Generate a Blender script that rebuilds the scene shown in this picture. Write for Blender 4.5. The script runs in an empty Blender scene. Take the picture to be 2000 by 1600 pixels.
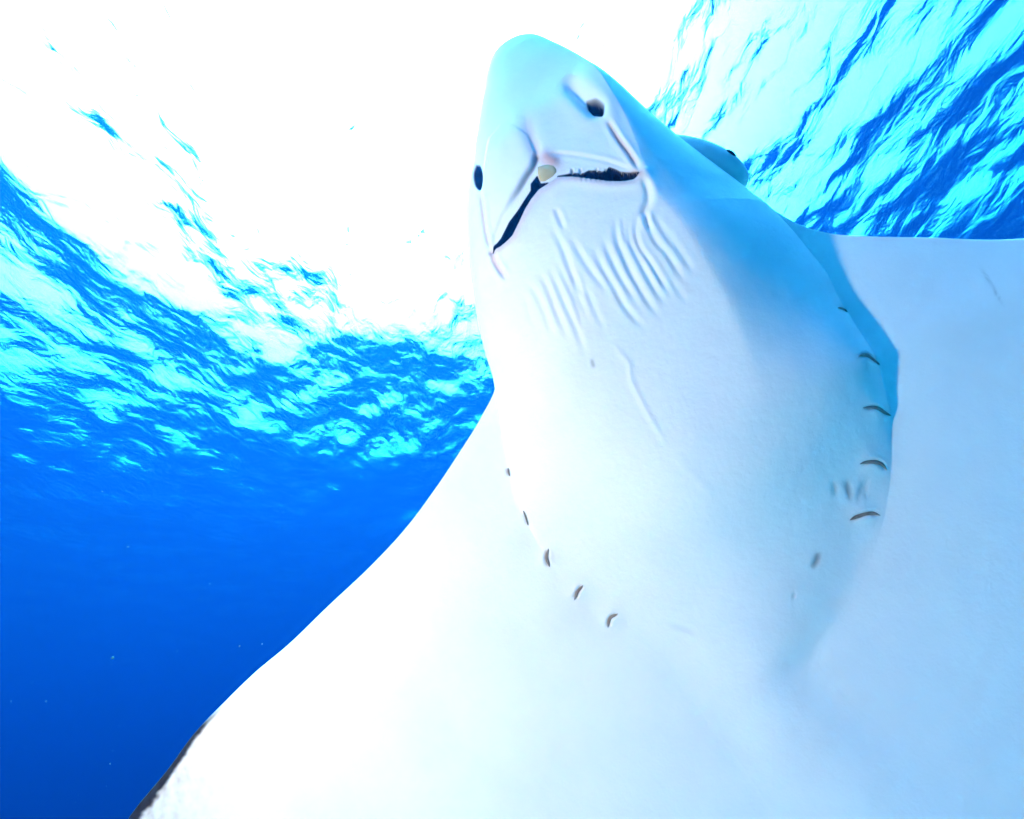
import bpy, bmesh, math, random
import numpy as np
from mathutils import Matrix, Vector

rng = np.random.default_rng(7)
scene = bpy.context.scene
col = scene.collection

# ------------------------------------------------------------------ camera
# Sea level is z = 0; the diver's camera hangs CAM_DEPTH below it and looks up.
CAM_DEPTH = 4.8
CAM = np.array([0.0, 0.0, -CAM_DEPTH])
ZEN = np.array([-0.150, 0.831, 0.535])          # zenith in camera axes (right, up, forward)
ZEN /= np.linalg.norm(ZEN)
F = np.array([0.0, math.sqrt(1 - ZEN[2] ** 2), ZEN[2]])
ry = -ZEN[0] * F[2] / F[1]
R = np.array([math.sqrt(1 - ZEN[0] ** 2 - ry ** 2), ry, ZEN[0]])
U = np.cross(R, F)
FOC = 1000.0                                    # focal length in pixels of the 2000 x 1600 photograph
cam_d = bpy.data.cameras.new('camera')
cam_d.sensor_width = 36.0
cam_d.lens = 18.0
cam_d.clip_start = 0.02
cam_d.clip_end = 1000.0
cam = bpy.data.objects.new('camera', cam_d)
cam.matrix_world = Matrix(((R[0], U[0], -F[0], CAM[0]), (R[1], U[1], -F[1], CAM[1]),
                           (R[2], U[2], -F[2], CAM[2]), (0, 0, 0, 1)))
col.objects.link(cam)
scene.camera = cam

# ------------------------------------------------------------------ sky, sun, strobe, exposure
SUN_ELEV = math.radians(66)
SUN_AZ = math.radians(-24)                      # from the +Y axis, clockwise seen from above
world = bpy.data.worlds.new('World')
scene.world = world
world.use_nodes = True
wn = world.node_tree.nodes
wl = world.node_tree.links
wn.clear()
sky = wn.new('ShaderNodeTexSky')
sky.sky_type = 'NISHITA'
sky.sun_disc = False
sky.sun_elevation = SUN_ELEV
sky.sun_rotation = SUN_AZ
sky.dust_density = 4.0
sky.air_density = 1.0
sky.ozone_density = 1.0
bg = wn.new('ShaderNodeBackground')
bg.inputs['Strength'].default_value = 0.15
wo = wn.new('ShaderNodeOutputWorld')
wl.new(sky.outputs[0], bg.inputs[0])
wl.new(bg.outputs[0], wo.inputs[0])

sun_d = bpy.data.lights.new('sun', 'SUN')
sun_d.energy = 2.5
sun_d.angle = math.radians(0.5)
sun_d.color = (1.0, 0.96, 0.9)
sun = bpy.data.objects.new('sun', sun_d)
sdir = Vector((math.sin(SUN_AZ) * math.cos(SUN_ELEV), math.cos(SUN_AZ) * math.cos(SUN_ELEV), math.sin(SUN_ELEV)))
sun.rotation_euler = sdir.to_track_quat('Z', 'Y').to_euler()
col.objects.link(sun)

def cam2world(p):
    p = np.asarray(p, float)
    return CAM + p[..., 0:1] * R + p[..., 1:2] * U + p[..., 2:3] * F

# the diver's camera strobe, on an arm out to the left of the lens (its white light is
# what brightens the left wing and throws the head's shadow on the right wing)
STROBE_POS = (-0.95, -0.15, 0.0)
st_d = bpy.data.lights.new('camera_strobe', 'SPOT')
st_d.energy = 4.9
st_d.color = (1.0, 0.51, 0.33)
st_d.spot_size = math.radians(135)
st_d.spot_blend = 1.0
st_d.shadow_soft_size = 0.035
st = bpy.data.objects.new('camera_strobe', st_d)
sp = Vector(cam2world(np.array(STROBE_POS)))
aim = Vector(cam2world(np.array((0.35, 0.05, 0.85))))
st.location = sp
st.rotation_euler = (sp - aim).to_track_quat('Z', 'Y').to_euler()
col.objects.link(st)

scene.view_settings.view_transform = 'Standard'
scene.view_settings.look = 'None'
scene.view_settings.gamma = 1.0
scene.view_settings.use_curve_mapping = False
scene.view_settings.exposure = 5.0
scene.render.engine = 'CYCLES'
cy = scene.cycles
cy.use_denoising = True
cy.max_bounces = 6
cy.diffuse_bounces = 3
cy.glossy_bounces = 3
cy.volume_bounces = 1
cy.use_adaptive_sampling = True
cy.adaptive_threshold = 0.03
cy.transparent_max_bounces = 8

# ------------------------------------------------------------------ helpers
def pix_dir(px, py):
    px = np.asarray(px, float); py = np.asarray(py, float)
    return np.stack([(px - 1000) / FOC, (800 - py) / FOC, np.ones_like(px)], -1)

def new_mat(name):
    m = bpy.data.materials.new(name)
    m.use_nodes = True
    m.node_tree.nodes.clear()
    return m, m.node_tree.nodes, m.node_tree.links

def mesh_from_arrays(name, verts, quads, smooth=True):
    me = bpy.data.meshes.new(name)
    nq = len(quads)
    me.vertices.add(len(verts))
    me.vertices.foreach_set('co', np.ascontiguousarray(verts, np.float32).ravel())
    k = quads.shape[1]
    me.loops.add(nq * k)
    me.loops.foreach_set('vertex_index', np.ascontiguousarray(quads, np.int32).ravel())
    me.polygons.add(nq)
    me.polygons.foreach_set('loop_start', np.arange(0, nq * k, k, dtype=np.int32))
    me.update(calc_edges=True)
    me.validate()
    me.polygons.foreach_set('use_smooth', np.ones(len(me.polygons), bool) if smooth else np.zeros(len(me.polygons), bool))
    return me

def add_obj(name, me, mat=None, parent=None):
    o = bpy.data.objects.new(name, me)
    if mat: me.materials.append(mat)
    col.objects.link(o)
    if parent is not None:
        o.parent = parent
        o.matrix_parent_inverse = parent.matrix_world.inverted()
    return o

# ------------------------------------------------------------------ sea surface
def build_sea():
    nr, na = 470, 820
    r = np.concatenate([[0.0], np.geomspace(0.25, 170.0, nr - 1)])
    dr = np.gradient(r)
    a = np.linspace(0, 2 * math.pi, na, endpoint=False)
    X = r[:, None] * np.cos(a)[None]
    Y = r[:, None] * np.sin(a)[None]
    Z = np.zeros_like(X)
    wind = math.radians(200)
    nw = 90
    lam = np.geomspace(0.16, 7.0, nw)
    for i, L in enumerate(lam):
        th = wind + rng.normal(0, 0.75)
        k = 2 * math.pi / L
        amp = 0.0074 * L ** 0.92 * rng.uniform(0.5, 1.3) / (1 + (L / 4.0) ** 2)
        ph = rng.uniform(0, 6.28)
        spacing = np.maximum(dr, r * (a[1] - a[0]))
        fade = np.clip((L / np.maximum(spacing, 1e-6) - 2.0) / 2.0, 0, 1)[:, None]
        if fade.max() <= 0: continue
        arg = k * (X * math.cos(th) + Y * math.sin(th)) + ph
        # patchy gusts: each wave train waxes and wanes
        env = 0.65 + 0.5 * np.sin(k * 0.13 * (X * math.cos(th + 1.1) + Y * math.sin(th + 1.1)) + ph * 2.3)
        s = np.sin(arg)
        Z += amp * fade * env * (s + 0.25 * np.cos(2 * arg))
    verts = np.stack([X, Y, Z], -1).reshape(-1, 3)
    i = np.arange(nr - 1)[:, None] * na
    j = np.arange(na)[None]
    j2 = (j + 1) % na
    q = np.stack([i + j, i + na + j, i + na + j2, i + j2], -1).reshape(-1, 4)
    me = mesh_from_arrays('sea_surface', verts, q)
    m, N, L = new_mat('sea_surface')
    out = N.new('ShaderNodeOutputMaterial')
    geo = N.new('ShaderNodeTexCoord')
    mp = N.new('ShaderNodeMapping'); mp.inputs['Rotation'].default_value = (0, 0, math.radians(20)); mp.inputs['Scale'].default_value = (1.0, 0.55, 1.0)
    no = N.new('ShaderNodeTexNoise'); no.inputs['Scale'].default_value = 5.5; no.inputs['Detail'].default_value = 6.0; no.inputs['Roughness'].default_value = 0.52
    no.inputs['Distortion'].default_value = 0.6
    bp = N.new('ShaderNodeBump'); bp.inputs["Strength"].default_value = 0.65; bp.inputs['Distance'].default_value = 0.06
    L.new(geo.outputs['Object'], mp.inputs[0]); L.new(mp.outputs[0], no.inputs['Vector']); L.new(no.outputs[0], bp.inputs['Height'])
    fr = N.new('ShaderNodeFresnel'); fr.inputs['IOR'].default_value = 1.333
    L.new(bp.outputs[0], fr.inputs['Normal'])
    tr = N.new('ShaderNodeBsdfTransparent'); tr.inputs[0].default_value = (1, 1, 1, 1)
    gl = N.new('ShaderNodeBsdfGlossy'); gl.inputs['Roughness'].default_value = 0.03; gl.inputs[0].default_value = (1, 1, 1, 1)
    L.new(bp.outputs[0], gl.inputs['Normal'])
    mx = N.new('ShaderNodeMixShader')
    L.new(fr.outputs[0], mx.inputs[0]); L.new(tr.outputs[0], mx.inputs[1]); L.new(gl.outputs[0], mx.inputs[2])
    L.new(mx.outputs[0], out.inputs['Surface'])
    o = add_obj('water', me, m)
    o['kind'] = 'structure'
    o['label'] = 'rippled sea surface seen from below, glowing white overhead'
    return o

# unseen sand floor, added so its bounce lights the ray's shaded side blue-green
FLOOR_Z = -CAM_DEPTH - 3.8
def build_floor():
    n = 160
    g = np.linspace(-1, 1, n); g = np.sign(g) * np.abs(g) ** 2.2 * 164.0
    X, Y = np.meshgrid(g, g)
    Z = np.zeros_like(X)
    for i in range(24):
        L = rng.uniform(2.5, 30); th = rng.uniform(0, 6.28); ph = rng.uniform(0, 6.28)
        Z += 0.006 * L * np.sin(2 * math.pi / L * (X * math.cos(th) + Y * math.sin(th)) + ph)
    verts = np.stack([X, Y, Z + FLOOR_Z], -1).reshape(-1, 3)
    i = np.arange(n - 1)[:, None] * n; j = np.arange(n - 1)[None]
    q = np.stack([i + j, i + j + 1, i + n + j + 1, i + n + j], -1).reshape(-1, 4)
    me = mesh_from_arrays('bounce_floor', verts, q)
    m, N, L = new_mat('sand')
    out = N.new('ShaderNodeOutputMaterial'); bs = N.new('ShaderNodeBsdfPrincipled'); bs.inputs['Roughness'].default_value = 0.9
    tc = N.new('ShaderNodeTexCoord'); no = N.new('ShaderNodeTexNoise'); no.inputs['Scale'].default_value = 0.6; no.inputs['Detail'].default_value = 8.0
    mx = N.new('ShaderNodeMix'); mx.data_type = 'RGBA'; mx.inputs[6].default_value = (0.28, 0.265, 0.20, 1); mx.inputs[7].default_value = (0.21, 0.195, 0.15, 1)
    wv = N.new('ShaderNodeTexWave'); wv.inputs['Scale'].default_value = 2.4; wv.inputs['Distortion'].default_value = 6.0
    bp = N.new('ShaderNodeBump'); bp.inputs['Distance'].default_value = 0.03
    L.new(tc.outputs['Object'], no.inputs['Vector']); L.new(no.outputs[0], mx.inputs[0]); L.new(mx.outputs[2], bs.inputs['Base Color'])
    L.new(tc.outputs['Object'], wv.inputs['Vector']); L.new(wv.outputs[0], bp.inputs['Height']); L.new(bp.outputs[0], bs.inputs['Normal'])
    L.new(bs.outputs[0], out.inputs['Surface'])
    o = add_obj('bounce_floor', me, m)
    o['kind'] = 'structure'
    o['label'] = 'unseen rippled sand floor added to bounce light up onto the ray'
    return o

# the blue sea water itself: one even body of water round everything
SIG_S = np.array([0.0003, 0.0028, 0.0098])         # scattering per metre, r g b
SIG_A = np.array([0.44, 0.150, 0.095])          # absorption per metre
def build_haze():
    b = bmesh.new()
    bmesh.ops.create_cube(b, size=1.0)
    W, top, bot = 330.0, 0.9, FLOOR_Z - 1.5
    for v in b.verts:
        v.co = Vector((v.co.x * W, v.co.y * W, (top if v.co.z > 0 else bot)))
    me = bpy.data.meshes.new('haze'); b.to_mesh(me); b.free()
    m, N, L = new_mat('sea_water')
    out = N.new('ShaderNodeOutputMaterial')
    sc = N.new('ShaderNodeVolumeScatter'); ds = SIG_S.max()
    sc.inputs['Density'].default_value = ds
    sc.inputs['Color'].default_value = (*(SIG_S / ds), 1)
    sc.inputs['Anisotropy'].default_value = 0.62
    ab = N.new('ShaderNodeVolumeAbsorption'); da = SIG_A.max() * 1.02
    ab.inputs['Density'].default_value = da
    ab.inputs['Color'].default_value = (*(1 - SIG_A / da), 1)
    ad = N.new('ShaderNodeAddShader')
    L.new(sc.outputs[0], ad.inputs[0]); L.new(ab.outputs[0], ad.inputs[1]); L.new(ad.outputs[0], out.inputs['Volume'])
    o = add_obj('haze', me, m)
    o['kind'] = 'stuff'
    o['label'] = 'deep blue sea water fading away into the distance'
    return o

build_sea()
build_floor()
build_haze()

# ------------------------------------------------------------------ the ray
# Body frame: lat (towards the ray's left wing = picture right), ax (towards the tail), h (ventral, towards the diver).
r0 = pix_dir(1322, 765); r0 = r0 / np.linalg.norm(r0)
D0 = 0.70
O = r0 * D0
NRM = -r0                                        # belly normal, camera axes
v_lat = np.array([0.89, 0.46, 0.0])
E_LAT = v_lat - v_lat.dot(NRM) * NRM; E_LAT /= np.linalg.norm(E_LAT)
E_AX = np.cross(E_LAT, NRM)
if E_AX[1] > 0: E_AX = -E_AX                     # points to the tail, down in the picture
def tilt(u, w, deg):
    c_, s_ = math.cos(math.radians(deg)), math.sin(math.radians(deg))
    return u * c_ - w * s_, w * c_ + u * s_
E_LAT, NRM = tilt(E_LAT, NRM, 9.0)               # right wing lies a little farther off
E_AX, NRM = tilt(E_AX, NRM, -11.0)               # and so does the head
S = D0 / FOC * 1.05                              # metres per photo pixel at the belly

def px2body(px, py, h=0.0):
    d = pix_dir(px, py)
    t = (O.dot(NRM) + h) / d.dot(NRM)
    P = d * t[..., None] - O
    return P.dot(E_LAT), P.dot(E_AX)

def body2cam(lat, ax, h):
    return O + lat[..., None] * E_LAT + ax[..., None] * E_AX + h[..., None] * NRM

def cam2px(P):
    return 1000 + FOC * P[..., 0] / P[..., 2], 800 - FOC * P[..., 1] / P[..., 2]

def smooth_interp(x, xp, fp):
    """monotone cubic (PCHIP) interpolation, flat outside the ends"""
    xp = np.asarray(xp, float); fp = np.asarray(fp, float)
    h = np.diff(xp); d = np.diff(fp) / h
    m = np.zeros_like(fp)
    for i in range(1, len(xp) - 1):
        if d[i - 1] * d[i] > 0:
            w1 = 2 * h[i] + h[i - 1]; w2 = h[i] + 2 * h[i - 1]
            m[i] = (w1 + w2) / (w1 / d[i - 1] + w2 / d[i])
    m[0] = d[0]; m[-1] = d[-1]
    x = np.clip(x, xp[0], xp[-1])
    k = np.clip(np.searchsorted(xp, x, side='right') - 1, 0, len(xp) - 2)
    t = (x - xp[k]) / h[k]
    return ((1 + 2 * t) * (1 - t) ** 2 * fp[k] + t * (1 - t) ** 2 * h[k] * m[k]
            + t * t * (3 - 2 * t) * fp[k + 1] + t * t * (t - 1) * h[k] * m[k + 1])

out_L = [(1012, 86), (985, 100), (965, 128), (951, 170), (940, 230), (928, 300), (918, 370), (914, 440), (919, 520), (931, 600),
         (949, 690), (967, 752), (940, 815), (900, 880), (850, 955), (790, 1035), (720, 1110), (640, 1185), (560, 1262),
         (500, 1312), (440, 1370), (380, 1432), (330, 1500), (250, 1600)]
out_R = [(1012, 86), (1040, 86), (1070, 94), (1110, 118), (1160, 150), (1220, 193), (1290, 248), (1350, 293), (1430, 350), (1500, 402), (1560, 438),
         (1620, 456), (1700, 462), (1800, 464), (2000, 466)]
def outline(pts, sign):
    p = np.array(pts, float)
    la, ax = px2body(p[:, 0], p[:, 1])
    # the wing and the tail beyond the picture
    if sign < 0:
        tail = [(-1.16, 0.36), (-1.27, 0.45), (-1.28, 0.50), (-1.15, 0.56), (-0.85, 0.66), (-0.5, 0.82), (-0.26, 0.98), (-0.12, 1.06), (-0.045, 1.14), (-0.02, 1.5), (-0.008, 2.6)]
    else:
        tail = [(0.80, 0.15), (1.10, 0.32), (1.27, 0.44), (1.28, 0.50), (1.15, 0.56), (0.85, 0.66), (0.5, 0.82), (0.26, 0.98), (0.12, 1.06), (0.045, 1.14), (0.02, 1.5), (0.008, 2.6)]
    la = np.concatenate([la, [t[0] for t in tail]]); ax = np.concatenate([ax, [t[1] for t in tail]])
    keep = [0]
    for i in range(1, len(ax)):
        if ax[i] > ax[keep[-1]] + 1e-4: keep.append(i)
    return ax[keep], la[keep]
axL, laL = outline(out_L, -1)
axR, laR = outline(out_R, 1)
AX0 = max(axL[0], axR[0])
tipl = 0.5 * (laL[0] + laR[0])

# rows: dense over what the picture shows
rows = np.concatenate([AX0 + (np.linspace(0, 1, 60) ** 2) * 0.06, np.arange(AX0 + 0.0611, AX0 + 0.13, 0.0012), np.arange(AX0 + 0.1306, AX0 + 0.33, 0.0007), np.arange(AX0 + 0.3308, AX0 + 0.40, 0.0012), np.arange(AX0 + 0.4012, 0.42, 0.0017), np.linspace(0.425, 1.2, 190), np.linspace(1.22, 2.6, 40)])
xL = smooth_interp(rows, axL, laL); xR = smooth_interp(rows, axR, laR)
# near the tip the outline is a round nose
a_head = px2body(np.array(967.), np.array(752.))[1]
b_head = px2body(np.array(1560.), np.array(438.))[1]

# edges of the head-and-throat bulge behind the notch
pod_Lp = [(990, 900), (1020, 1000), (1065, 1085), (1125, 1160), (1190, 1222), (1290, 1290)]
pod_Rp = [(1562, 452), (1612, 520), (1645, 590), (1702, 690), (1732, 790), (1740, 890), (1728, 1000), (1700, 1090), (1660, 1180), (1600, 1300)]
pl = np.array(pod_Lp, float); pr = np.array(pod_Rp, float)
plL, plA = px2body(pl[:, 0], pl[:, 1], 0.015)
prL, prA = px2body(pr[:, 0], pr[:, 1], 0.015)
nl = np.array([(967., 752.)]); nr_ = np.array([(1500., 402.)])
nlL, nlA = px2body(nl[:, 0], nl[:, 1]); nrL, nrA = px2body(nr_[:, 0], nr_[:, 1])
podL_curve = smooth_interp(rows, np.concatenate([nlA, plA, [0.62, 1.2, 2.6]]), np.concatenate([nlL, plL, [-0.12, -0.04, -0.006]]))
podR_curve = smooth_interp(rows, np.concatenate([nrA, prA, [0.62, 1.2, 2.6]]), np.concatenate([nrL, prL, [0.10, 0.04, 0.006]]))
isw_L = rows > nlA[0]; isw_R = rows > nrA[0]
pL = np.where(isw_L, np.maximum(podL_curve, xL), xL)
pR = np.where(isw_R, np.minimum(podR_curve, xR), xR)

NP_, NO = 420, 130
tp = np.linspace(0, 1, NP_)
cosp = 0.5 - 0.5 * np.cos(math.pi * tp)
tp = 0.55 * cosp + 0.45 * tp
to = np.linspace(0, 1, NO + 1)[1:]
to = 1 - (1 - to) ** 1.0
to = 0.5 * (0.5 - 0.5 * np.cos(math.pi * to)) + 0.5 * to

def heights(rows, lat, t_out, xpod, wout, ventral=True):
    """t_out 0 on the bulge edge .. 1 at the outline; xpod -1..1 inside the bulge"""
    a = rows[:, None]
    k = S / 0.000735
    if ventral:
        Hp = smooth_interp(rows, [AX0, AX0 + .012, AX0 + .04, AX0 + .10, AX0 + .19, AX0 + .26, -.15, 0, .12, .22, .30, .38, .55, 1.2, 2.6],
                           np.array([0, .026, .046, .068, .094, .114, .130, .102, .066, .026, .012, .006, .004, .008, .003]) * k)
        T = .016
    else:
        Hp = smooth_interp(rows, [AX0, AX0 + .012, AX0 + .04, AX0 + .10, AX0 + .19, AX0 + .26, -.15, 0, .12, .3, .55, 1.0, 1.2, 2.6],
                           np.array([0, .018, .034, .05, .062, .07, .085, .1, .11, .12, .10, .05, .015, .003]) * k)
        T = .022
    x = np.abs(xpod)
    if ventral:
        # flat throat, sloping flanks; the left border melts into the wing sooner than the right
        f = np.clip((a - AX0) / 0.22, 0, 1)
        p = 2.1 + 1.3 * f; q = 2.0 - 0.45 * f
        start = np.where(xpod < 0, -0.08, 0.04); span = np.where(xpod < 0, 0.26, 0.24)
        sharp = np.clip(1 - x ** p, 0, 1) ** (1 / q)
        flank = 0.76 * np.clip(1 - x ** 3.0, 0, 1) ** 0.9 + 0.24 * np.sqrt(np.clip(1 - x ** 9, 0, 1))
        # the ray's left flank (picture right) falls away from the mouth corner as a long slope
        x0 = smooth_interp(rows, [AX0, AX0 + .20, AX0 + .30, -.17, 0.0], [.66, .64, .54, .31, .36])[:, None]
        xr = np.clip((x - x0) / (1 - x0), 0, 1)
        slope = 0.90 * (1 - xr ** 1.30) + 0.10 * np.sqrt(np.clip(1 - x ** 12, 0, 1))
        cs = np.clip((a + 0.06) / 0.16, 0, 1); cs = cs * cs * (3 - 2 * cs)
        flank = np.where(xpod > 0, slope * (1 - cs) + flank * cs, flank)
        sharp = sharp * (1 - f) + flank * f
    else:
        start = -0.3; span = 0.25
        sharp = np.sqrt(np.clip(1 - x ** 2.2, 0, 1))
    b = np.clip((a - start) / span, 0, 1); b = b * b * (3 - 2 * b)
    soft = (1 - x ** 2) ** 2
    prof = sharp * (1 - b) + soft * b
    wthick = T * np.clip(wout[:, None] / 0.35, 0, 1) ** 0.7
    wing_edge = wthick * np.sqrt(np.clip(1 - t_out ** 2, 0, 1)) * (1 - 0.55 * t_out)
    fw = np.clip((a + 0.12) / 0.25, 0, 1); fw = fw * fw * (3 - 2 * fw)
    wing_edge = wing_edge * (x ** 5 * (1 - fw) + fw)
    h = wing_edge + np.where(t_out <= 0, Hp[:, None] * prof, 0)
    return h

def grid_side(cols_p, cols_o, ventral):
    n = len(rows)
    wl_ = pL - xL; wr_ = xR - pR
    lat_o_l = pL[:, None] - wl_[:, None] * cols_o[None]
    lat_o_r = pR[:, None] + wr_[:, None] * cols_o[None]
    lat_p = pL[:, None] + (pR - pL)[:, None] * cols_p[None]
    lat = np.concatenate([lat_o_l[:, ::-1], lat_p, lat_o_r], 1)
    no, npd = len(cols_o), len(cols_p)
    t_out = np.concatenate([np.repeat(cols_o[::-1][None], n, 0), np.zeros((n, npd)), np.repeat(cols_o[None], n, 0)], 1)
    xpod = np.concatenate([-np.ones((n, no)), np.repeat((2 * cols_p - 1)[None], n, 0), np.ones((n, no))], 1)
    hl = heights(rows, lat, t_out, xpod, wl_, ventral)
    hr = heights(rows, lat, t_out, xpod, wr_, ventral)
    s = np.clip(0.5 + xpod * 0.5, 0, 1)
    h = hl * (1 - s) + hr * s
    return lat, h, t_out, xpod

latV, hV, toV, xpV = grid_side(tp, to, True)
axV = np.repeat(rows[:, None], latV.shape[1], 1)
# soften the crease where throat meets wing (not across the outline)
def blur(h, it, mask):
    for _ in range(it):
        g = h.copy()
        g[:, 1:-1] = 0.25 * h[:, :-2] + 0.5 * h[:, 1:-1] + 0.25 * h[:, 2:]
        g2 = g.copy()
        g2[1:-1] = 0.25 * g[:-2] + 0.5 * g[1:-1] + 0.25 * g[2:]
        h = h * (1 - mask) + g2 * mask
    return h
mask = np.clip((axV + 0.23) / 0.08, 0, 1) * np.clip((0.995 - toV) / 0.1, 0, 1)
hV = blur(hV, 14, mask)
hV = blur(hV, 90, np.clip((axV - 0.13) / 0.08, 0, 1) * np.clip((0.97 - toV) / 0.1, 0, 1))
hsmooth = hV.copy()

# ---- fine relief, placed on the skin from the photograph
PV = body2cam(latV, axV, hV)
PX, PY = cam2px(PV)

def poly_dist(pts, pad=60):
    """distance (px), running fraction and signed side to a polyline, for skin points near it"""
    p = np.array(pts, float)
    bb = (PX > p[:, 0].min() - pad) & (PX < p[:, 0].max() + pad) & (PY > p[:, 1].min() - pad) & (PY < p[:, 1].max() + pad)
    ii = np.nonzero(bb.ravel())[0]
    x = PX.ravel()[ii]; y = PY.ravel()[ii]
    best = np.full(len(ii), 1e9); tt = np.zeros(len(ii)); side = np.zeros(len(ii))
    seg = np.hypot(np.diff(p[:, 0]), np.diff(p[:, 1])); cum = np.concatenate([[0], np.cumsum(seg)]); tot = cum[-1]
    for k in range(len(p) - 1):
        dx, dy = p[k + 1] - p[k]
        u = np.clip(((x - p[k, 0]) * dx + (y - p[k, 1]) * dy) / max(dx * dx + dy * dy, 1e-9), 0, 1)
        ex = x - (p[k, 0] + u * dx); ey = y - (p[k, 1] + u * dy)
        d = np.hypot(ex, ey)
        m = d < best
        best[m] = d[m]; tt[m] = (cum[k] + u[m] * seg[k]) / tot
        side[m] = np.sign(dx * ey - dy * ex)[m]
    return ii, best, tt, side

def dense(pts, n=40):
    """Catmull-Rom through the points"""
    p = np.array(pts, float)
    if len(p) < 3: return p
    q = np.vstack([2 * p[0] - p[1], p, 2 * p[-1] - p[-2]])
    out = []
    per = max(2, n // (len(p) - 1))
    for i in range(1, len(q) - 2):
        for t in np.linspace(0, 1, per, endpoint=False):
            a, b, c, d = q[i - 1], q[i], q[i + 1], q[i + 2]
            out.append(0.5 * (2 * b + (c - a) * t + (2 * a - 5 * b + 4 * c - d) * t * t + (3 * b - a - 3 * c + d) * t ** 3))
    out.append(p[-1])
    return np.array(out)

dispf = np.zeros(hV.size)
dark = np.zeros(hV.size)       # dark lining of mouth, nostrils; wing rim; painted shade of the lip fold
pink = np.zeros(hV.size)
brown = np.zeros(hV.size)

def groove(pts, depth, w, ridge=0.35, taper=0.25, ends=(True, True), col_arr=None, col_amt=0.0):
    ii, d, t, s = poly_dist(dense(pts))
    e = np.ones_like(t)
    if ends[0]: e *= np.clip(t / taper, 0, 1)
    if ends[1]: e *= np.clip((1 - t) / taper, 0, 1)
    e = e * e * (3 - 2 * e)
    g = -np.exp(-(d / w) ** 2) + ridge * np.exp(-((d - 2.1 * w) / (1.1 * w)) ** 2)
    dispf[ii] += depth * e * g
    if col_arr is not None:
        col_arr[ii] = np.maximum(col_arr[ii], col_amt * e * np.exp(-(d / w) ** 2))

def ridge(pts, height, w, taper=0.25):
    ii, d, t, s = poly_dist(dense(pts), pad=3 * w + 10)
    e = np.clip(t / taper, 0, 1) * np.clip((1 - t) / taper, 0, 1); e = e * e * (3 - 2 * e)
    dispf[ii] += height * e * np.exp(-(d / w) ** 2)

def in_poly(pts, soft=2.0, pad=40):
    """soft inside mask of a polygon, 0..1"""
    p = np.array(pts, float)
    ii, d, t, s = poly_dist(np.vstack([p, p[:1]]), pad)
    x = PX.ravel()[ii]; y = PY.ravel()[ii]
    inside = np.zeros(len(ii), bool)
    j = len(p) - 1
    for i in range(len(p)):
        xi, yi = p[i]; xj, yj = p[j]
        c = ((yi > y) != (yj > y)) & (x < (xj - xi) * (y - yi) / (yj - yi + 1e-12) + xi)
        inside ^= c; j = i
    sd = np.where(inside, d, -d)
    m = np.clip(0.5 + sd / (2 * soft), 0, 1)
    return ii, m * m * (3 - 2 * m), sd

Z3 = lambda L: [(980 + x / 4.445, 400 + y / 4.445) for x, y in L]
Z1 = lambda L: [(900 + x / 5.0, 280 + y / 5.0) for x, y in L]
MM = 0.001
wr = [
    ([(400, 130), (480, 280), (540, 400), (600, 580), (660, 780), (720, 930), (760, 1100)], 2.3, 6.0),
    ([(590, 240), (650, 370), (760, 550), (870, 690), (960, 800)], 2.0, 6.0),
    ([(800, 330), (830, 450), (900, 590), (980, 720), (1060, 870), (1150, 980), (1290, 1110)], 2.3, 6.0),
    ([(860, 260), (900, 350), (960, 480), (1040, 640), (1120, 760), (1200, 880)], 2.2, 6.0),
    ([(990, 60), (1000, 280), (1050, 420), (1130, 600), (1220, 760), (1320, 910), (1420, 1020)], 2.8, 6.0),
    ([(1095, 60), (1110, 290), (1180, 450), (1260, 600), (1350, 760), (1450, 900)], 2.5, 5.5),
    ([(1180, 60), (1160, 230), (1200, 370), (1290, 500), (1400, 680), (1500, 830)], 3.0, 5.0),
    ([(1250, 80), (1290, 220), (1350, 330), (1430, 420), (1520, 560), (1600, 690)], 2.2, 5.5),
    ([(380, 500), (420, 560), (480, 700), (560, 880), (640, 1050), (700, 1230), (740, 1330)], 1.9, 6.0),
    ([(290, 560), (330, 600), (400, 720), (450, 860), (520, 1030), (580, 1180)], 1.9, 6.0),
    ([(180, 640), (280, 750), (350, 880), (400, 1020), (450, 1180)], 1.6, 6.0),
    ([(480, 480), (560, 660), (620, 800), (680, 980), (720, 1150)], 1.7, 5.5),
    ([(600, 560), (660, 690), (720, 820)], 1.4, 5.0),
    ([(200, 780), (240, 960), (300, 1100)], 1.0, 6.0),
    ([(680, 640), (760, 800), (830, 960), (900, 1100)], 1.2, 6.0),
    ([(460, 10), (520, 160), (545, 230)], 2.2, 5.0),
    ([(1400, 160), (1500, 330), (1600, 480), (1690, 620)], 1.5, 6.0),
    ([(1330, 80), (1420, 260), (1500, 400)], 1.3, 5.5),
    ([(1450, 620), (1530, 740), (1620, 860)], 1.2, 6.0),
    ([(1050, 80), (1060, 250), (1090, 380)], 1.4, 4.5),
]
for pts, dep, w in wr:
    groove(Z3(pts), dep * MM * 0.62, w * 0.95, ridge=0.35, taper=0.3)
ridge([(1190, 655), (1212, 690), (1228, 710), (1232, 740), (1246, 770), (1275, 825), (1310, 880)], 0.9 * MM, 6)
ridge([(1310, 880), (1350, 925), (1400, 970)], 0.6 * MM, 10)

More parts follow.
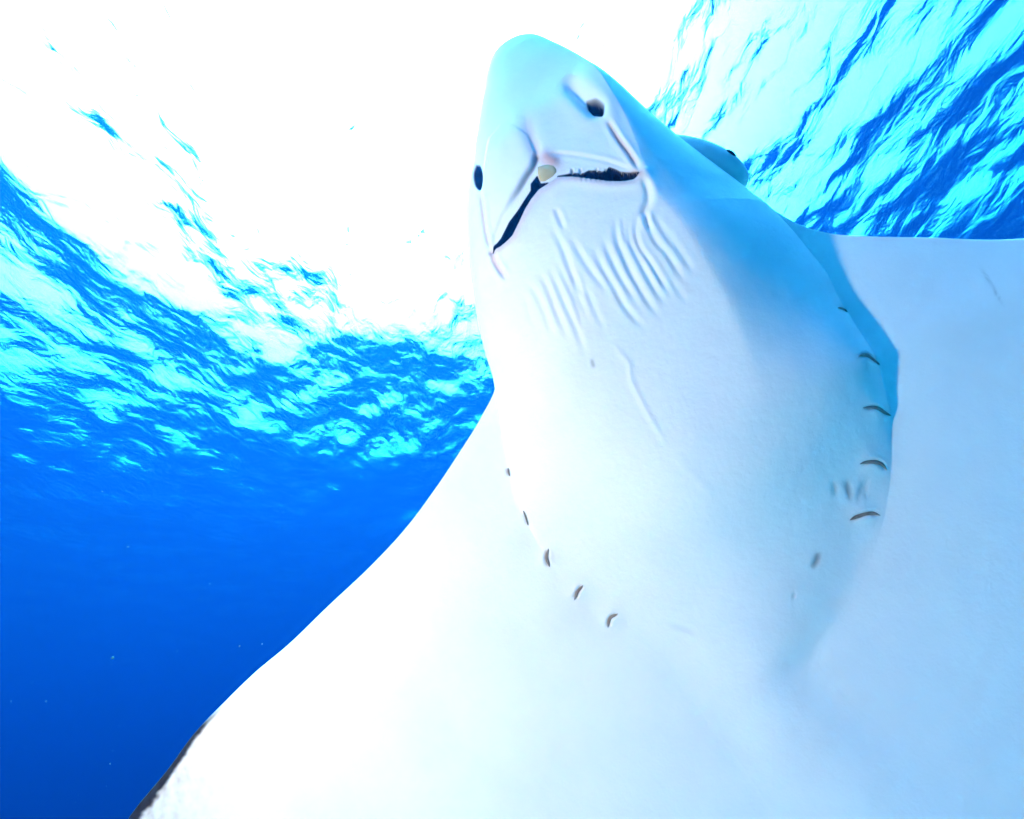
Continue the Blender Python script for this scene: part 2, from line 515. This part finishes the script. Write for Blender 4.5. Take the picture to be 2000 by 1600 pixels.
# mouth -----------------------------------------------------------------
low_lip = Z1([(315, 1060), (430, 970), (500, 900), (560, 780), (620, 650), (680, 550), (760, 450), (860, 390), (960, 330), (1100, 318), (1250, 338), (1450, 365), (1600, 365), (1690, 350), (1745, 308)])
gap_left = Z1([(312, 1062), (330, 1020), (400, 930), (480, 770), (560, 665), (640, 540), (690, 465), (690, 400), (745, 330), (780, 400), (850, 392), (760, 450), (680, 550), (620, 650), (560, 780), (500, 900), (430, 970)])
gap_right = Z1([(950, 325), (1090, 300), (1200, 302), (1250, 272), (1330, 276), (1390, 286), (1420, 272), (1450, 242), (1500, 258), (1560, 288), (1650, 296), (1735, 300), (1690, 348), (1600, 364), (1450, 366), (1250, 342), (1100, 326)])
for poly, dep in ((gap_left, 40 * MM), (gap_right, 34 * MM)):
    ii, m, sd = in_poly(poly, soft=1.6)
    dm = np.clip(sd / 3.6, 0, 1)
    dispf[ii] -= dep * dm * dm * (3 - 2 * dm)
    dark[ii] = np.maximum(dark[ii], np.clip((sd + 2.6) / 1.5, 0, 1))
# lower lip rolls a little proud
ii, d, t, s = poly_dist(dense(low_lip, 80))
below = (s > 0)
dispf[ii] += 2.2 * MM * np.exp(-((d - 9) / 10) ** 2) * below
pink[ii] = np.maximum(pink[ii], 0.55 * np.exp(-((d - 5) / 7) ** 2) * below)
# nasal flap hangs proud of the lip fringe and jaw
flap = [(1030, 262)] + Z1([(740, 130), (700, 230), (640, 330), (560, 470), (480, 590), (400, 710), (330, 900), (300, 1020), (250, 860), (215, 600), (205, 430)]) + [(945, 330), (955, 270), (985, 235)]
ii, m, sd = in_poly(flap, soft=4.0, pad=60)
w_in = np.clip(1 - sd / 46, 0, 1) * m
dispf[ii] += 3.5 * MM * m * np.clip(0.35 + 0.65 * (1 - np.clip(sd / 55, 0, 1)), 0, 1) * np.clip((PY.ravel()[ii] - 235) / 60, 0, 1)
flap_r = [(1045, 262)] + Z1([(790, 115), (1000, 104), (1200, 132), (1400, 172), (1550, 222), (1740, 300), (1690, 225), (1600, 120), (1500, 0)]) + [(1180, 240), (1140, 215), (1080, 225)]
ii, m, sd = in_poly(flap_r, soft=7.0, pad=60)
dispf[ii] += 1.4 * MM * m * np.clip(0.35 + 0.65 * (1 - np.clip(sd / 55, 0, 1)), 0, 1) * np.clip((PY.ravel()[ii] - 225) / 60, 0, 1)
# fold between flap and fringe, its shadow painted in dark; median furrow
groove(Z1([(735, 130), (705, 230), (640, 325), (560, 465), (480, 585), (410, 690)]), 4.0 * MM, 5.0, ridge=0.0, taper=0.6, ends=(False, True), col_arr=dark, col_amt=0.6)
groove([(1022, 195), (1030, 245), (1042, 285), (1050, 305)], 2.4 * MM, 13.0, ridge=0.15, taper=0.6, ends=(True, False), col_arr=pink, col_amt=0.5)
groove(Z1([(800, 112), (1000, 104), (1200, 132), (1400, 172), (1560, 225), (1720, 292)]), 0.9 * MM, 3.5, ridge=0.3, taper=0.2)
# notches of the fringe
for x in (1090, 1170, 1330, 1420):
    groove(Z1([(x, 240), (x - 4, 300)]), 3.0 * MM, 2.2, ridge=0.2, taper=0.4, ends=(True, False), col_arr=dark, col_amt=0.5)
for x in np.arange(1180, 1640, 46):
    groove(Z1([(x, 335), (x + 14, 392)]), 1.0 * MM, 2.2, ridge=0.2, taper=0.6, ends=(False, True), col_arr=pink, col_amt=0.5)
ii, d, t, s = poly_dist(Z1([(830, 140), (900, 180)]), 80)
pink[ii] = np.maximum(pink[ii], np.exp(-(d / 16) ** 2)); dispf[ii] += 3.0 * MM * np.exp(-(d / 11) ** 2)
ii, d, t, s = poly_dist(Z1([(1690, 310), (1745, 312)]), 60)
pink[ii] = np.maximum(pink[ii], 0.8 * np.exp(-(d / 9) ** 2))
# folds from nostril to mouth corner and behind it
groove(Z1([(185, 430), (210, 600), (240, 850), (300, 1090)]), 3.5 * MM, 4.0, ridge=0.4, taper=0.25, col_arr=pink, col_amt=0.5)
groove(Z1([(305, 1060), (330, 1150), (390, 1250), (460, 1350)]), 4.0 * MM, 5.0, ridge=0.4, taper=0.35, ends=(False, True), col_arr=pink, col_amt=0.6)
groove([(1184, 232), (1205, 268), (1228, 300), (1250, 336)], 4.5 * MM, 4.5, ridge=0.2, taper=0.25, col_arr=pink, col_amt=0.8)
groove([(1250, 342), (1264, 366), (1266, 392), (1258, 410), (1247, 430)], 3.8 * MM, 7.0, ridge=0.1, taper=0.3)
groove([(1262, 410), (1263, 432), (1272, 452)], 3.5 * MM, 4.5, ridge=0.4, taper=0.35)
ridge([(1129, 156), (1165, 175), (1186, 200), (1200, 240), (1226, 285), (1256, 332), (1275, 372), (1285, 420)], 2.6 * MM, 16, taper=0.3)
# nostrils
nos_r = [(1142, 186), (1152, 187), (1166, 191), (1181, 206), (1180, 226), (1174, 230), (1163, 222), (1147, 206)]
ii, m, sd = in_poly(dense(nos_r + nos_r[:1], 64)[:-1], soft=3.5)
dm = np.clip((sd - 1.0) / 6.0, 0, 1)
dispf[ii] -= 16 * MM * dm * dm * (3 - 2 * dm); dark[ii] = np.maximum(dark[ii], np.clip((sd + 1.0) / 5.0, 0, 1))
groove([(1098, 150), (1118, 168), (1140, 190), (1160, 210)], 11 * MM, 15, ridge=0.12, taper=0.4, ends=(True, False))
nos_l = [(930, 322), (938, 325), (943, 345), (942, 364), (936, 370), (928, 360), (925, 340)]
ii, m, sd = in_poly(dense(nos_l + nos_l[:1], 64)[:-1], soft=3.5)
dispf[ii] -= 4 * MM * m; dark[ii] = np.maximum(dark[ii], np.clip(m * 1.5, 0, 1))

# gills --------------------------------------------------------------------
GILLS = [
    [(1637, 601), (1646, 603), (1655, 609)],
    [(1676, 696), (1691, 694), (1704, 701), (1718, 712)],
    [(1685, 797), (1710, 796), (1726, 805), (1740, 812)],
    [(1679, 907), (1697, 902), (1719, 905), (1732, 918)],
    [(1660, 1016), (1676, 1008), (1701, 1002), (1719, 1007)],
    [(992, 914), (993, 922), (995, 930)],
    [(1022, 998), (1027, 1011), (1031, 1026)],
    [(1071, 1072), (1068, 1090), (1073, 1107)],
    [(1139, 1143), (1128, 1156), (1122, 1172)],
    [(1207, 1199), (1192, 1207), (1187, 1226)],
]
for k, g in enumerate(GILLS):
    small = k in (0, 5, 6)
    groove(g, (1.6 if small else 3.2) * MM, 3.6, ridge=0.15, taper=0.25, col_arr=brown, col_amt=0.35)
    # skin pouch swelling ahead of each slit
    p = np.array(g, float); c = p.mean(0)
    back = np.array((-0.42, -0.91)) if k < 5 else np.array((-0.30, -0.75))
    ii, d, t, s = poly_dist([c + back * 4, c + back * 40], 90)
    dispf[ii] += (0.8 if small else 2.4) * MM * np.exp(-(d / 22) ** 2) * (1 - t * 0.8)
for pts, amt in (([(1628, 935), (1631, 975)], .35), ([(1651, 930), (1658, 960), (1662, 985)], .5), ([(1604, 1074), (1593, 1097), (1584, 1115)], .6),
                 ([(1545, 1160), (1556, 1166)], .25), ([(1700, 985), (1690, 960), (1697, 925)], .2), ([(1672, 990), (1680, 960), (1690, 930)], .25), ([(1300, 1215), (1370, 1240)], .12)):
    groove(pts, 0.8 * MM, 6.0, ridge=0.2, taper=0.4, col_arr=brown, col_amt=amt)
groove([(1912, 515), (1935, 555), (1965, 605)], 0.5 * MM, 2.5, ridge=0.3, taper=0.3, col_arr=brown, col_amt=0.3)
ii, d, t, s = poly_dist([(1156, 706), (1159, 714)], 30)
brown[ii] = np.maximum(brown[ii], 0.5 * np.exp(-(d / 4) ** 2))

dispf = dispf.reshape(hV.shape)
dispf *= np.clip((0.995 - toV) / 0.05, 0, 1)
edge_m = np.clip((1 - np.abs(xpV)) / 0.03, 0, 1) ; edge_m = np.where(isw_L[:, None] & isw_R[:, None], 1.0, edge_m)
hV = hV + dispf * edge_m

# lower-left wing: dark leading rim
ii, d, t, s = poly_dist([(545, 1276), (500, 1314), (440, 1372), (380, 1434), (330, 1502), (250, 1602), (150, 1730)], 160)
rim = np.clip((t - 0.18) / 0.5, 0, 1)
rimw = 2.0 + 17.0 * rim
ragged = rng.normal(0, 1, 400)
rag = np.interp(t * 399, np.arange(400), np.convolve(ragged, np.ones(3) / 3, 'same'))
dk = np.clip((rimw * (1 + 0.25 * rag) - d) / 5.0 + 0.3, 0, 1) * np.clip((t - 0.22) / 0.12, 0, 1)
brown_flat = brown
dark[ii] = np.maximum(dark[ii], dk * 0.96)
tan = np.zeros(hV.size)
tan[ii] = np.clip(1 - d / 150, 0, 1) * np.clip((t - 0.2) / 0.4, 0, 1)

# ---- dorsal side, coarser, sharing the outline
tpd = np.linspace(0, 1, 46); tpd = 0.7 * (0.5 - 0.5 * np.cos(math.pi * tpd)) + 0.3 * tpd
tod = np.linspace(0, 1, 22)[1:]; tod = 1 - (1 - tod) ** 1.6
latD, hD, toD, xpD = grid_side(tpd, tod, False)
axD = np.repeat(rows[:, None], latD.shape[1], 1)

nR = len(rows); nV = latV.shape[1]; nD = latD.shape[1]
# the two edges of the outline sit at h = 0
hV[:, 0] = 0; hV[:, -1] = 0
head_L = ~isw_L; head_R = ~isw_R
PVc = body2cam(latV, axV, hV).reshape(-1, 3)
PDc = body2cam(latD, axD, -hD).reshape(-1, 3)
PDc = PDc.reshape(nR, nD, 3); 
PVg = PVc.reshape(nR, nV, 3)
PDc[:, 0] = PVg[:, 0]; PDc[:, -1] = PVg[:, -1]
verts = np.concatenate([PVc, PDc.reshape(-1, 3)])
def grid_quads(nr, nc, off, flip):
    i = np.arange(nr - 1)[:, None] * nc; j = np.arange(nc - 1)[None]
    q = [i + j, i + j + 1, i + nc + j + 1, i + nc + j]
    if flip: q = q[::-1]
    return np.stack(q, -1).reshape(-1, 4) + off
quads = np.concatenate([grid_quads(nR, nV, 0, True), grid_quads(nR, nD, nR * nV, False)])
nverts = len(verts)
ax_all = np.concatenate([axV.ravel(), axD.ravel()])
attr = np.zeros((nverts, 4), np.float32)
attr[:nR * nV, 0] = dark; attr[:nR * nV, 1] = pink; attr[:nR * nV, 2] = brown_flat; attr[:nR * nV, 3] = tan
dors = np.zeros(nverts, np.float32)
xd = np.maximum(np.abs(xpD) * np.where(toD > 0, 0, 1), toD)
hd_side = np.where((toD <= 0) & ~(isw_L & isw_R)[:, None], np.clip((1 - np.abs(xpD)) / 0.25, 0, 1), np.clip((1 - np.maximum(toD, 0)) / 0.06, 0, 1))
dors[nR * nV:] = hd_side.ravel()

# weld the collapsed columns and the shared outline (round to 0.05 mm)
key = np.round(verts / 0.00005).astype(np.int64)
_, first, inv = np.unique(key, axis=0, return_index=True, return_inverse=True)
inv = inv.ravel()
verts_w = verts[first]; attr_w = attr[first]; dors_w = dors[first]
q = inv[quads]
deg = np.array([(q[:, 0] == q[:, 1]), (q[:, 1] == q[:, 2]), (q[:, 2] == q[:, 3]), (q[:, 3] == q[:, 0]), (q[:, 0] == q[:, 2]), (q[:, 1] == q[:, 3])])
okq = ~deg.any(0)
Q = q[okq]
# quads with one collapsed edge become triangles
one = (deg[:4].sum(0) == 1) & ~deg[4] & ~deg[5]
T = []
for e in range(4):
    sel = one & deg[e]
    idx = [k for k in range(4) if k != (e + 1) % 4]
    T.append(q[sel][:, idx])
T = np.concatenate(T)

base = Vector(cam2world(body2cam(np.array(0.0), np.array(0.2), np.array(0.0))))
ray = bpy.data.objects.new('eagle_ray', None)
ray.location = base
ray.empty_display_size = 0.2
col.objects.link(ray)
bpy.context.view_layer.update()
ray['label'] = 'white bellied ray gliding overhead with mouth ajar and gill slits showing'
ray['category'] = 'ray'

VW = cam2world(verts_w)
me = bpy.data.meshes.new('body')
loops = np.concatenate([Q.ravel(), T.ravel()]).astype(np.int32)
starts = np.concatenate([np.arange(len(Q)) * 4, len(Q) * 4 + np.arange(len(T)) * 3]).astype(np.int32)
me.vertices.add(len(VW)); me.vertices.foreach_set('co', np.ascontiguousarray(VW, np.float32).ravel())
me.loops.add(len(loops)); me.loops.foreach_set('vertex_index', loops)
me.polygons.add(len(starts)); me.polygons.foreach_set('loop_start', starts)
me.update(calc_edges=True)
ca = me.attributes.new('skin', 'FLOAT_COLOR', 'POINT'); ca.data.foreach_set('color', np.ascontiguousarray(attr_w).ravel())
da = me.attributes.new('dorsal', 'FLOAT', 'POINT'); da.data.foreach_set('value', dors_w)
me.validate()
me.polygons.foreach_set('use_smooth', np.ones(len(me.polygons), bool))

def skin_material():
    m, N, L = new_mat('ray_skin')
    out = N.new('ShaderNodeOutputMaterial')
    bs = N.new('ShaderNodeBsdfPrincipled')
    bs.inputs['Roughness'].default_value = 0.5
    bs.inputs['IOR'].default_value = 1.16
    inv_d = N.new('ShaderNodeMath'); inv_d.operation = 'SUBTRACT'; inv_d.inputs[0].default_value = 0.5; inv_d.use_clamp = True
    L.new(inv_d.outputs[0], bs.inputs['Specular IOR Level'])
    at = N.new('ShaderNodeAttribute'); at.attribute_name = 'skin'
    ad = N.new('ShaderNodeAttribute'); ad.attribute_name = 'dorsal'
    sp_ = N.new('ShaderNodeSeparateColor'); L.new(at.outputs['Color'], sp_.inputs[0]); L.new(sp_.outputs[0], inv_d.inputs[1])
    tc = N.new('ShaderNodeTexCoord')
    def noise(scale, detail=4.0, rough=0.6):
        n = N.new('ShaderNodeTexNoise'); n.inputs['Scale'].default_value = scale; n.inputs['Detail'].default_value = detail; n.inputs['Roughness'].default_value = rough
        L.new(tc.outputs['Object'], n.inputs['Vector']); return n
    def mix(a, b, f):
        x = N.new('ShaderNodeMix'); x.data_type = 'RGBA'
        if isinstance(f, float): x.inputs[0].default_value = f
        else: L.new(f, x.inputs[0])
        for k, v in ((6, a), (7, b)):
            if isinstance(v, tuple): x.inputs[k].default_value = (*v, 1)
            else: L.new(v, x.inputs[k])
        return x.outputs[2]
    n1 = noise(9.0); n2 = noise(160.0, 3.0)
    rp = N.new('ShaderNodeMapRange'); rp.inputs[1].default_value = 0.4; rp.inputs[2].default_value = 0.72; L.new(n1.outputs[0], rp.inputs[0])
    c = mix((0.80, 0.80, 0.79), (0.73, 0.74, 0.75), rp.outputs[0])
    rp2 = N.new('ShaderNodeMapRange'); rp2.inputs[1].default_value = 0.60; rp2.inputs[2].default_value = 0.8; rp2.inputs[4].default_value = 0.12; L.new(n2.outputs[0], rp2.inputs[0])
    c = mix(c, (0.45, 0.43, 0.42), rp2.outputs[0])
    # warm tan speckling near the wing's rim
    n3 = noise(60.0, 5.0)
    rp3 = N.new('ShaderNodeMapRange'); rp3.inputs[1].default_value = 0.40; rp3.inputs[2].default_value = 0.75; L.new(n3.outputs[0], rp3.inputs[0])
    tm = N.new('ShaderNodeMath'); tm.operation = 'MULTIPLY'; L.new(rp3.outputs[0], tm.inputs[0]); L.new(at.outputs['Alpha'], tm.inputs[1])
    c = mix(c, (0.42, 0.30, 0.22), tm.outputs[0])
    c = mix(c, (0.62, 0.36, 0.31), sp_.outputs[1])
    c = mix(c, (0.085, 0.06, 0.05), sp_.outputs[2])
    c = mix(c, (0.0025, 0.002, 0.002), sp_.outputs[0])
    c = mix(c, (0.06, 0.055, 0.05), ad.outputs['Fac'])
    L.new(c, bs.inputs['Base Color'])
    nb = noise(420.0, 3.0); nb2 = noise(22.0, 4.0)
    b1 = N.new('ShaderNodeBump'); b1.inputs['Strength'].default_value = 0.25; b1.inputs['Distance'].default_value = 0.0008; L.new(nb.outputs[0], b1.inputs['Height'])
    b2 = N.new('ShaderNodeBump'); b2.inputs['Strength'].default_value = 0.3; b2.inputs['Distance'].default_value = 0.006; L.new(nb2.outputs[0], b2.inputs['Height']); L.new(b1.outputs[0], b2.inputs['Normal'])
    L.new(b2.outputs[0], bs.inputs['Normal'])
    L.new(bs.outputs[0], out.inputs['Surface'])
    return m
skin = skin_material()
body = add_obj('body', me, skin, ray)

# ---- parts of the ray
PVs = body2cam(latV, axV, hV)
PXs, PYs = cam2px(PVs)
gx = np.gradient(PVs, axis=1); gy = np.gradient(PVs, axis=0)
def skin_at(px, py, lift=0.0):
    """point of the skin seen at a photo pixel, in camera axes"""
    out = []
    fx = PXs.ravel(); fy = PYs.ravel(); fp = PVs.reshape(-1, 3)
    for x, y in zip(np.atleast_1d(px), np.atleast_1d(py)):
        d = (fx - x) ** 2 + (fy - y) ** 2
        near = np.argsort(d)[:12]
        depth = np.linalg.norm(fp[near], axis=1)
        k = near[np.argmin(depth + d[near] * 1e-4)]
        z = fp[k] @ np.array((0, 0, 1.0))
        out.append(pix_dir(x, y) * z + NRM * lift)
    return np.array(out)

# small materials
def simple_mat(name, colr, rough=0.5, spec_ior=1.2, noise=None):
    m, N, L = new_mat(name)
    out_ = N.new('ShaderNodeOutputMaterial'); bs = N.new('ShaderNodeBsdfPrincipled')
    bs.inputs['Roughness'].default_value = rough; bs.inputs['IOR'].default_value = spec_ior
    bs.inputs['Base Color'].default_value = (*colr, 1)
    if noise:
        tc = N.new('ShaderNodeTexCoord'); no = N.new('ShaderNodeTexNoise'); no.inputs['Scale'].default_value = noise[1]; no.inputs['Detail'].default_value = 4
        mx = N.new('ShaderNodeMix'); mx.data_type = 'RGBA'; mx.inputs[6].default_value = (*colr, 1); mx.inputs[7].default_value = (*noise[0], 1)
        L.new(tc.outputs['Object'], no.inputs['Vector']); L.new(no.outputs[0], mx.inputs[0]); L.new(mx.outputs[2], bs.inputs['Base Color'])
    L.new(bs.outputs[0], out_.inputs['Surface'])
    return m
gill_mat = simple_mat('gill_lining', (0.10, 0.075, 0.06), 0.6, 1.15, ((0.42, 0.34, 0.29), 160.0))
tooth_mat = simple_mat('tooth_plate', (0.60, 0.50, 0.27), 0.4, 1.2, ((0.42, 0.33, 0.16), 90.0))
brow_mat = simple_mat('brow_skin', (0.74, 0.74, 0.73), 0.5, 1.16, ((0.60, 0.61, 0.62), 40.0))
eye_mat = simple_mat('eye', (0.004, 0.004, 0.005), 0.08, 1.4)

def strip(name, pts, width, lift, bow, mat, n=18):
    """a narrow pointed lens of tissue lying along a curve on the skin"""
    p = dense(pts, n)
    c = skin_at(p[:, 0], p[:, 1])
    t = np.linspace(0, 1, len(c))
    for _ in range(3):
        c[1:-1] = 0.25 * c[:-2] + 0.5 * c[1:-1] + 0.25 * c[2:]
    tan_ = np.gradient(c, axis=0); tan_ /= np.linalg.norm(tan_, axis=1)[:, None]
    side = np.cross(tan_, NRM); side /= np.linalg.norm(side, axis=1)[:, None]
    w = width * np.sin(np.pi * np.clip(t, 0.02, 0.98)) ** 0.7
    cols = [-1, -0.5, 0, 0.5, 1]
    V = []
    for u in cols:
        V.append(c + side * (w * u)[:, None] + NRM * (lift + bow * (1 - u * u)))
    for u in (0.7, 0, -0.7):
        V.append(c + side * (w * u)[:, None] - NRM * 0.002)
    V = np.stack(V, 1)
    n_, m_ = V.shape[:2]
    i = np.arange(n_ - 1)[:, None] * m_; j = np.arange(m_)[None]; j2 = (j + 1) % m_
    q_ = np.stack([i + j, i + j2, i + m_ + j2, i + m_ + j], -1).reshape(-1, 4)
    return add_obj(name, mesh_from_arrays(name, cam2world(V.reshape(-1, 3)), q_), mat, ray)

for k, g in enumerate(GILLS):
    small = k in (0, 5, 6)
    strip('gill_slit', g, (0.0014 if small else 0.0024) * (1.0 if k < 5 else 0.85), 0.0004, 0.0008, gill_mat)

# grinding tooth plate behind the parted lips
tp_poly = np.array(Z1([(738, 238), (800, 218), (880, 206), (935, 212), (958, 262), (962, 300), (925, 345), (880, 375), (825, 402), (775, 402), (752, 350), (742, 290)]))
cen = tp_poly.mean(0)
rings = [1.0, 0.85, 0.6, 0.3]
lifts = [-0.006, 0.0030, 0.0046, 0.0052]
V = []
zc = skin_at([1075], [395])[0]
for rr, lf in zip(rings, lifts):
    pp = cen + (tp_poly - cen) * rr
    d = pix_dir(pp[:, 0], pp[:, 1])
    lip = skin_at([1050], [320])[0]
    tt = (lip @ NRM) / (d @ NRM)
    V.append(d * tt[:, None] + NRM * lf)
m_ = len(tp_poly)
V = np.concatenate(V + [(V[-1].mean(0) + NRM * 0.0003)[None]])
qs = []
for r_ in range(3):
    for j in range(m_):
        qs.append((r_ * m_ + j, r_ * m_ + (j + 1) % m_, (r_ + 1) * m_ + (j + 1) % m_, (r_ + 1) * m_ + j))
for j in range(m_):
    qs.append((3 * m_ + j, 3 * m_ + (j + 1) % m_, 4 * m_, 4 * m_))
me_t = bpy.data.meshes.new('tooth_plate')
me_t.from_pydata([tuple(v) for v in cam2world(V)], [], [q_ if q_[2] != q_[3] else q_[:3] for q_ in qs])
for p_ in me_t.polygons: p_.use_smooth = True
add_obj('tooth_plate', me_t, tooth_mat, ray)

# eyes on the sides of the head: a skin brow with a dark ball in it
def eye(px, py, side):
    la, ax_ = px2body(np.array(float(px)), np.array(float(py)), -0.02)
    c = body2cam(np.array(la), np.array(ax_), np.array(-0.02))
    fwd = -E_AX * 0.94 - E_LAT * side * 0.34; fwd /= np.linalg.norm(fwd)
    outd = E_LAT * side - (E_LAT * side @ fwd) * fwd; outd /= np.linalg.norm(outd)
    upd = np.cross(fwd, outd)
    nu, nv = 40, 24
    th = np.linspace(0, 2 * np.pi, nu, endpoint=False); phi = np.linspace(-np.pi / 2, np.pi / 2, nv)
    def ell(rx, ry_, rz, cc, taper=0.0):
        P = []
        for p_ in phi:
            for t_ in th:
                x = math.sin(p_); y = math.cos(p_) * math.cos(t_); z = math.cos(p_) * math.sin(t_)
                k_ = 1 - taper * x
                P.append(cc + fwd * rx * x + outd * ry_ * y * k_ + upd * rz * z * k_)
        P = np.array(P)
        i = np.arange(nv - 1)[:, None] * nu; j = np.arange(nu)[None]; j2 = (j + 1) % nu
        return P, np.stack([i + j, i + j2, i + nu + j2, i + nu + j], -1).reshape(-1, 4)
    P, q_ = ell(0.072, 0.022, 0.030, c + fwd * 0.008 - outd * 0.008, 0.35)
    brow = add_obj('brow', mesh_from_arrays('brow', cam2world(P), q_), brow_mat, ray)
    P, q_ = ell(0.012, 0.007, 0.010, c + outd * 0.0035 - fwd * 0.022 + NRM * 0.0185)
    e = add_obj('eye', mesh_from_arrays('eye', cam2world(P), q_), eye_mat, brow)
eye(1392, 312, 1)
eye(948, 560, -1)

# ------------------------------------------------------------------ specks drifting in the water
spk = bmesh.new()
R_ = random.Random(5)
fixed = [(250, 1068, 5, 1.3), (220, 1285, 8, 1.2), (468, 1262, 4, 1.2), (346, 1272, 3, 1.4), (512, 1258, 3, 1.5), (90, 1370, 4, 1.3), (215, 1492, 3, 1.2), (22, 1370, 3, 1.2), (200, 960, 3, 1.5), (56, 1158, 3, 1.6), (410, 1140, 3, 1.7)]
for i in range(70):
    fixed.append((R_.uniform(-200, 1000), R_.uniform(750, 1600), R_.uniform(0.8, 1.8), R_.uniform(1.2, 4)))
for x, y, r_, z in fixed:
    p = cam2world(pix_dir(x, y) * z)
    rad = r_ / FOC * z * 0.36
    ret = bmesh.ops.create_icosphere(spk, subdivisions=1, radius=rad)
    sx, sy, sz = R_.uniform(.6, 1.3), R_.uniform(.6, 1.3), R_.uniform(.7, 1.6)
    for v in ret['verts']:
        v.co = Vector((v.co.x * sx, v.co.y * sy, v.co.z * sz)) + Vector(p)
me_s = bpy.data.meshes.new('drifting_specks'); spk.to_mesh(me_s); spk.free()
speck_mat = simple_mat('speck', (0.25, 0.25, 0.23), 0.8, 1.1)
so = add_obj('drifting_plankton', me_s, speck_mat)
so['kind'] = 'stuff'
so['label'] = 'tiny pale plankton specks drifting in the blue water'
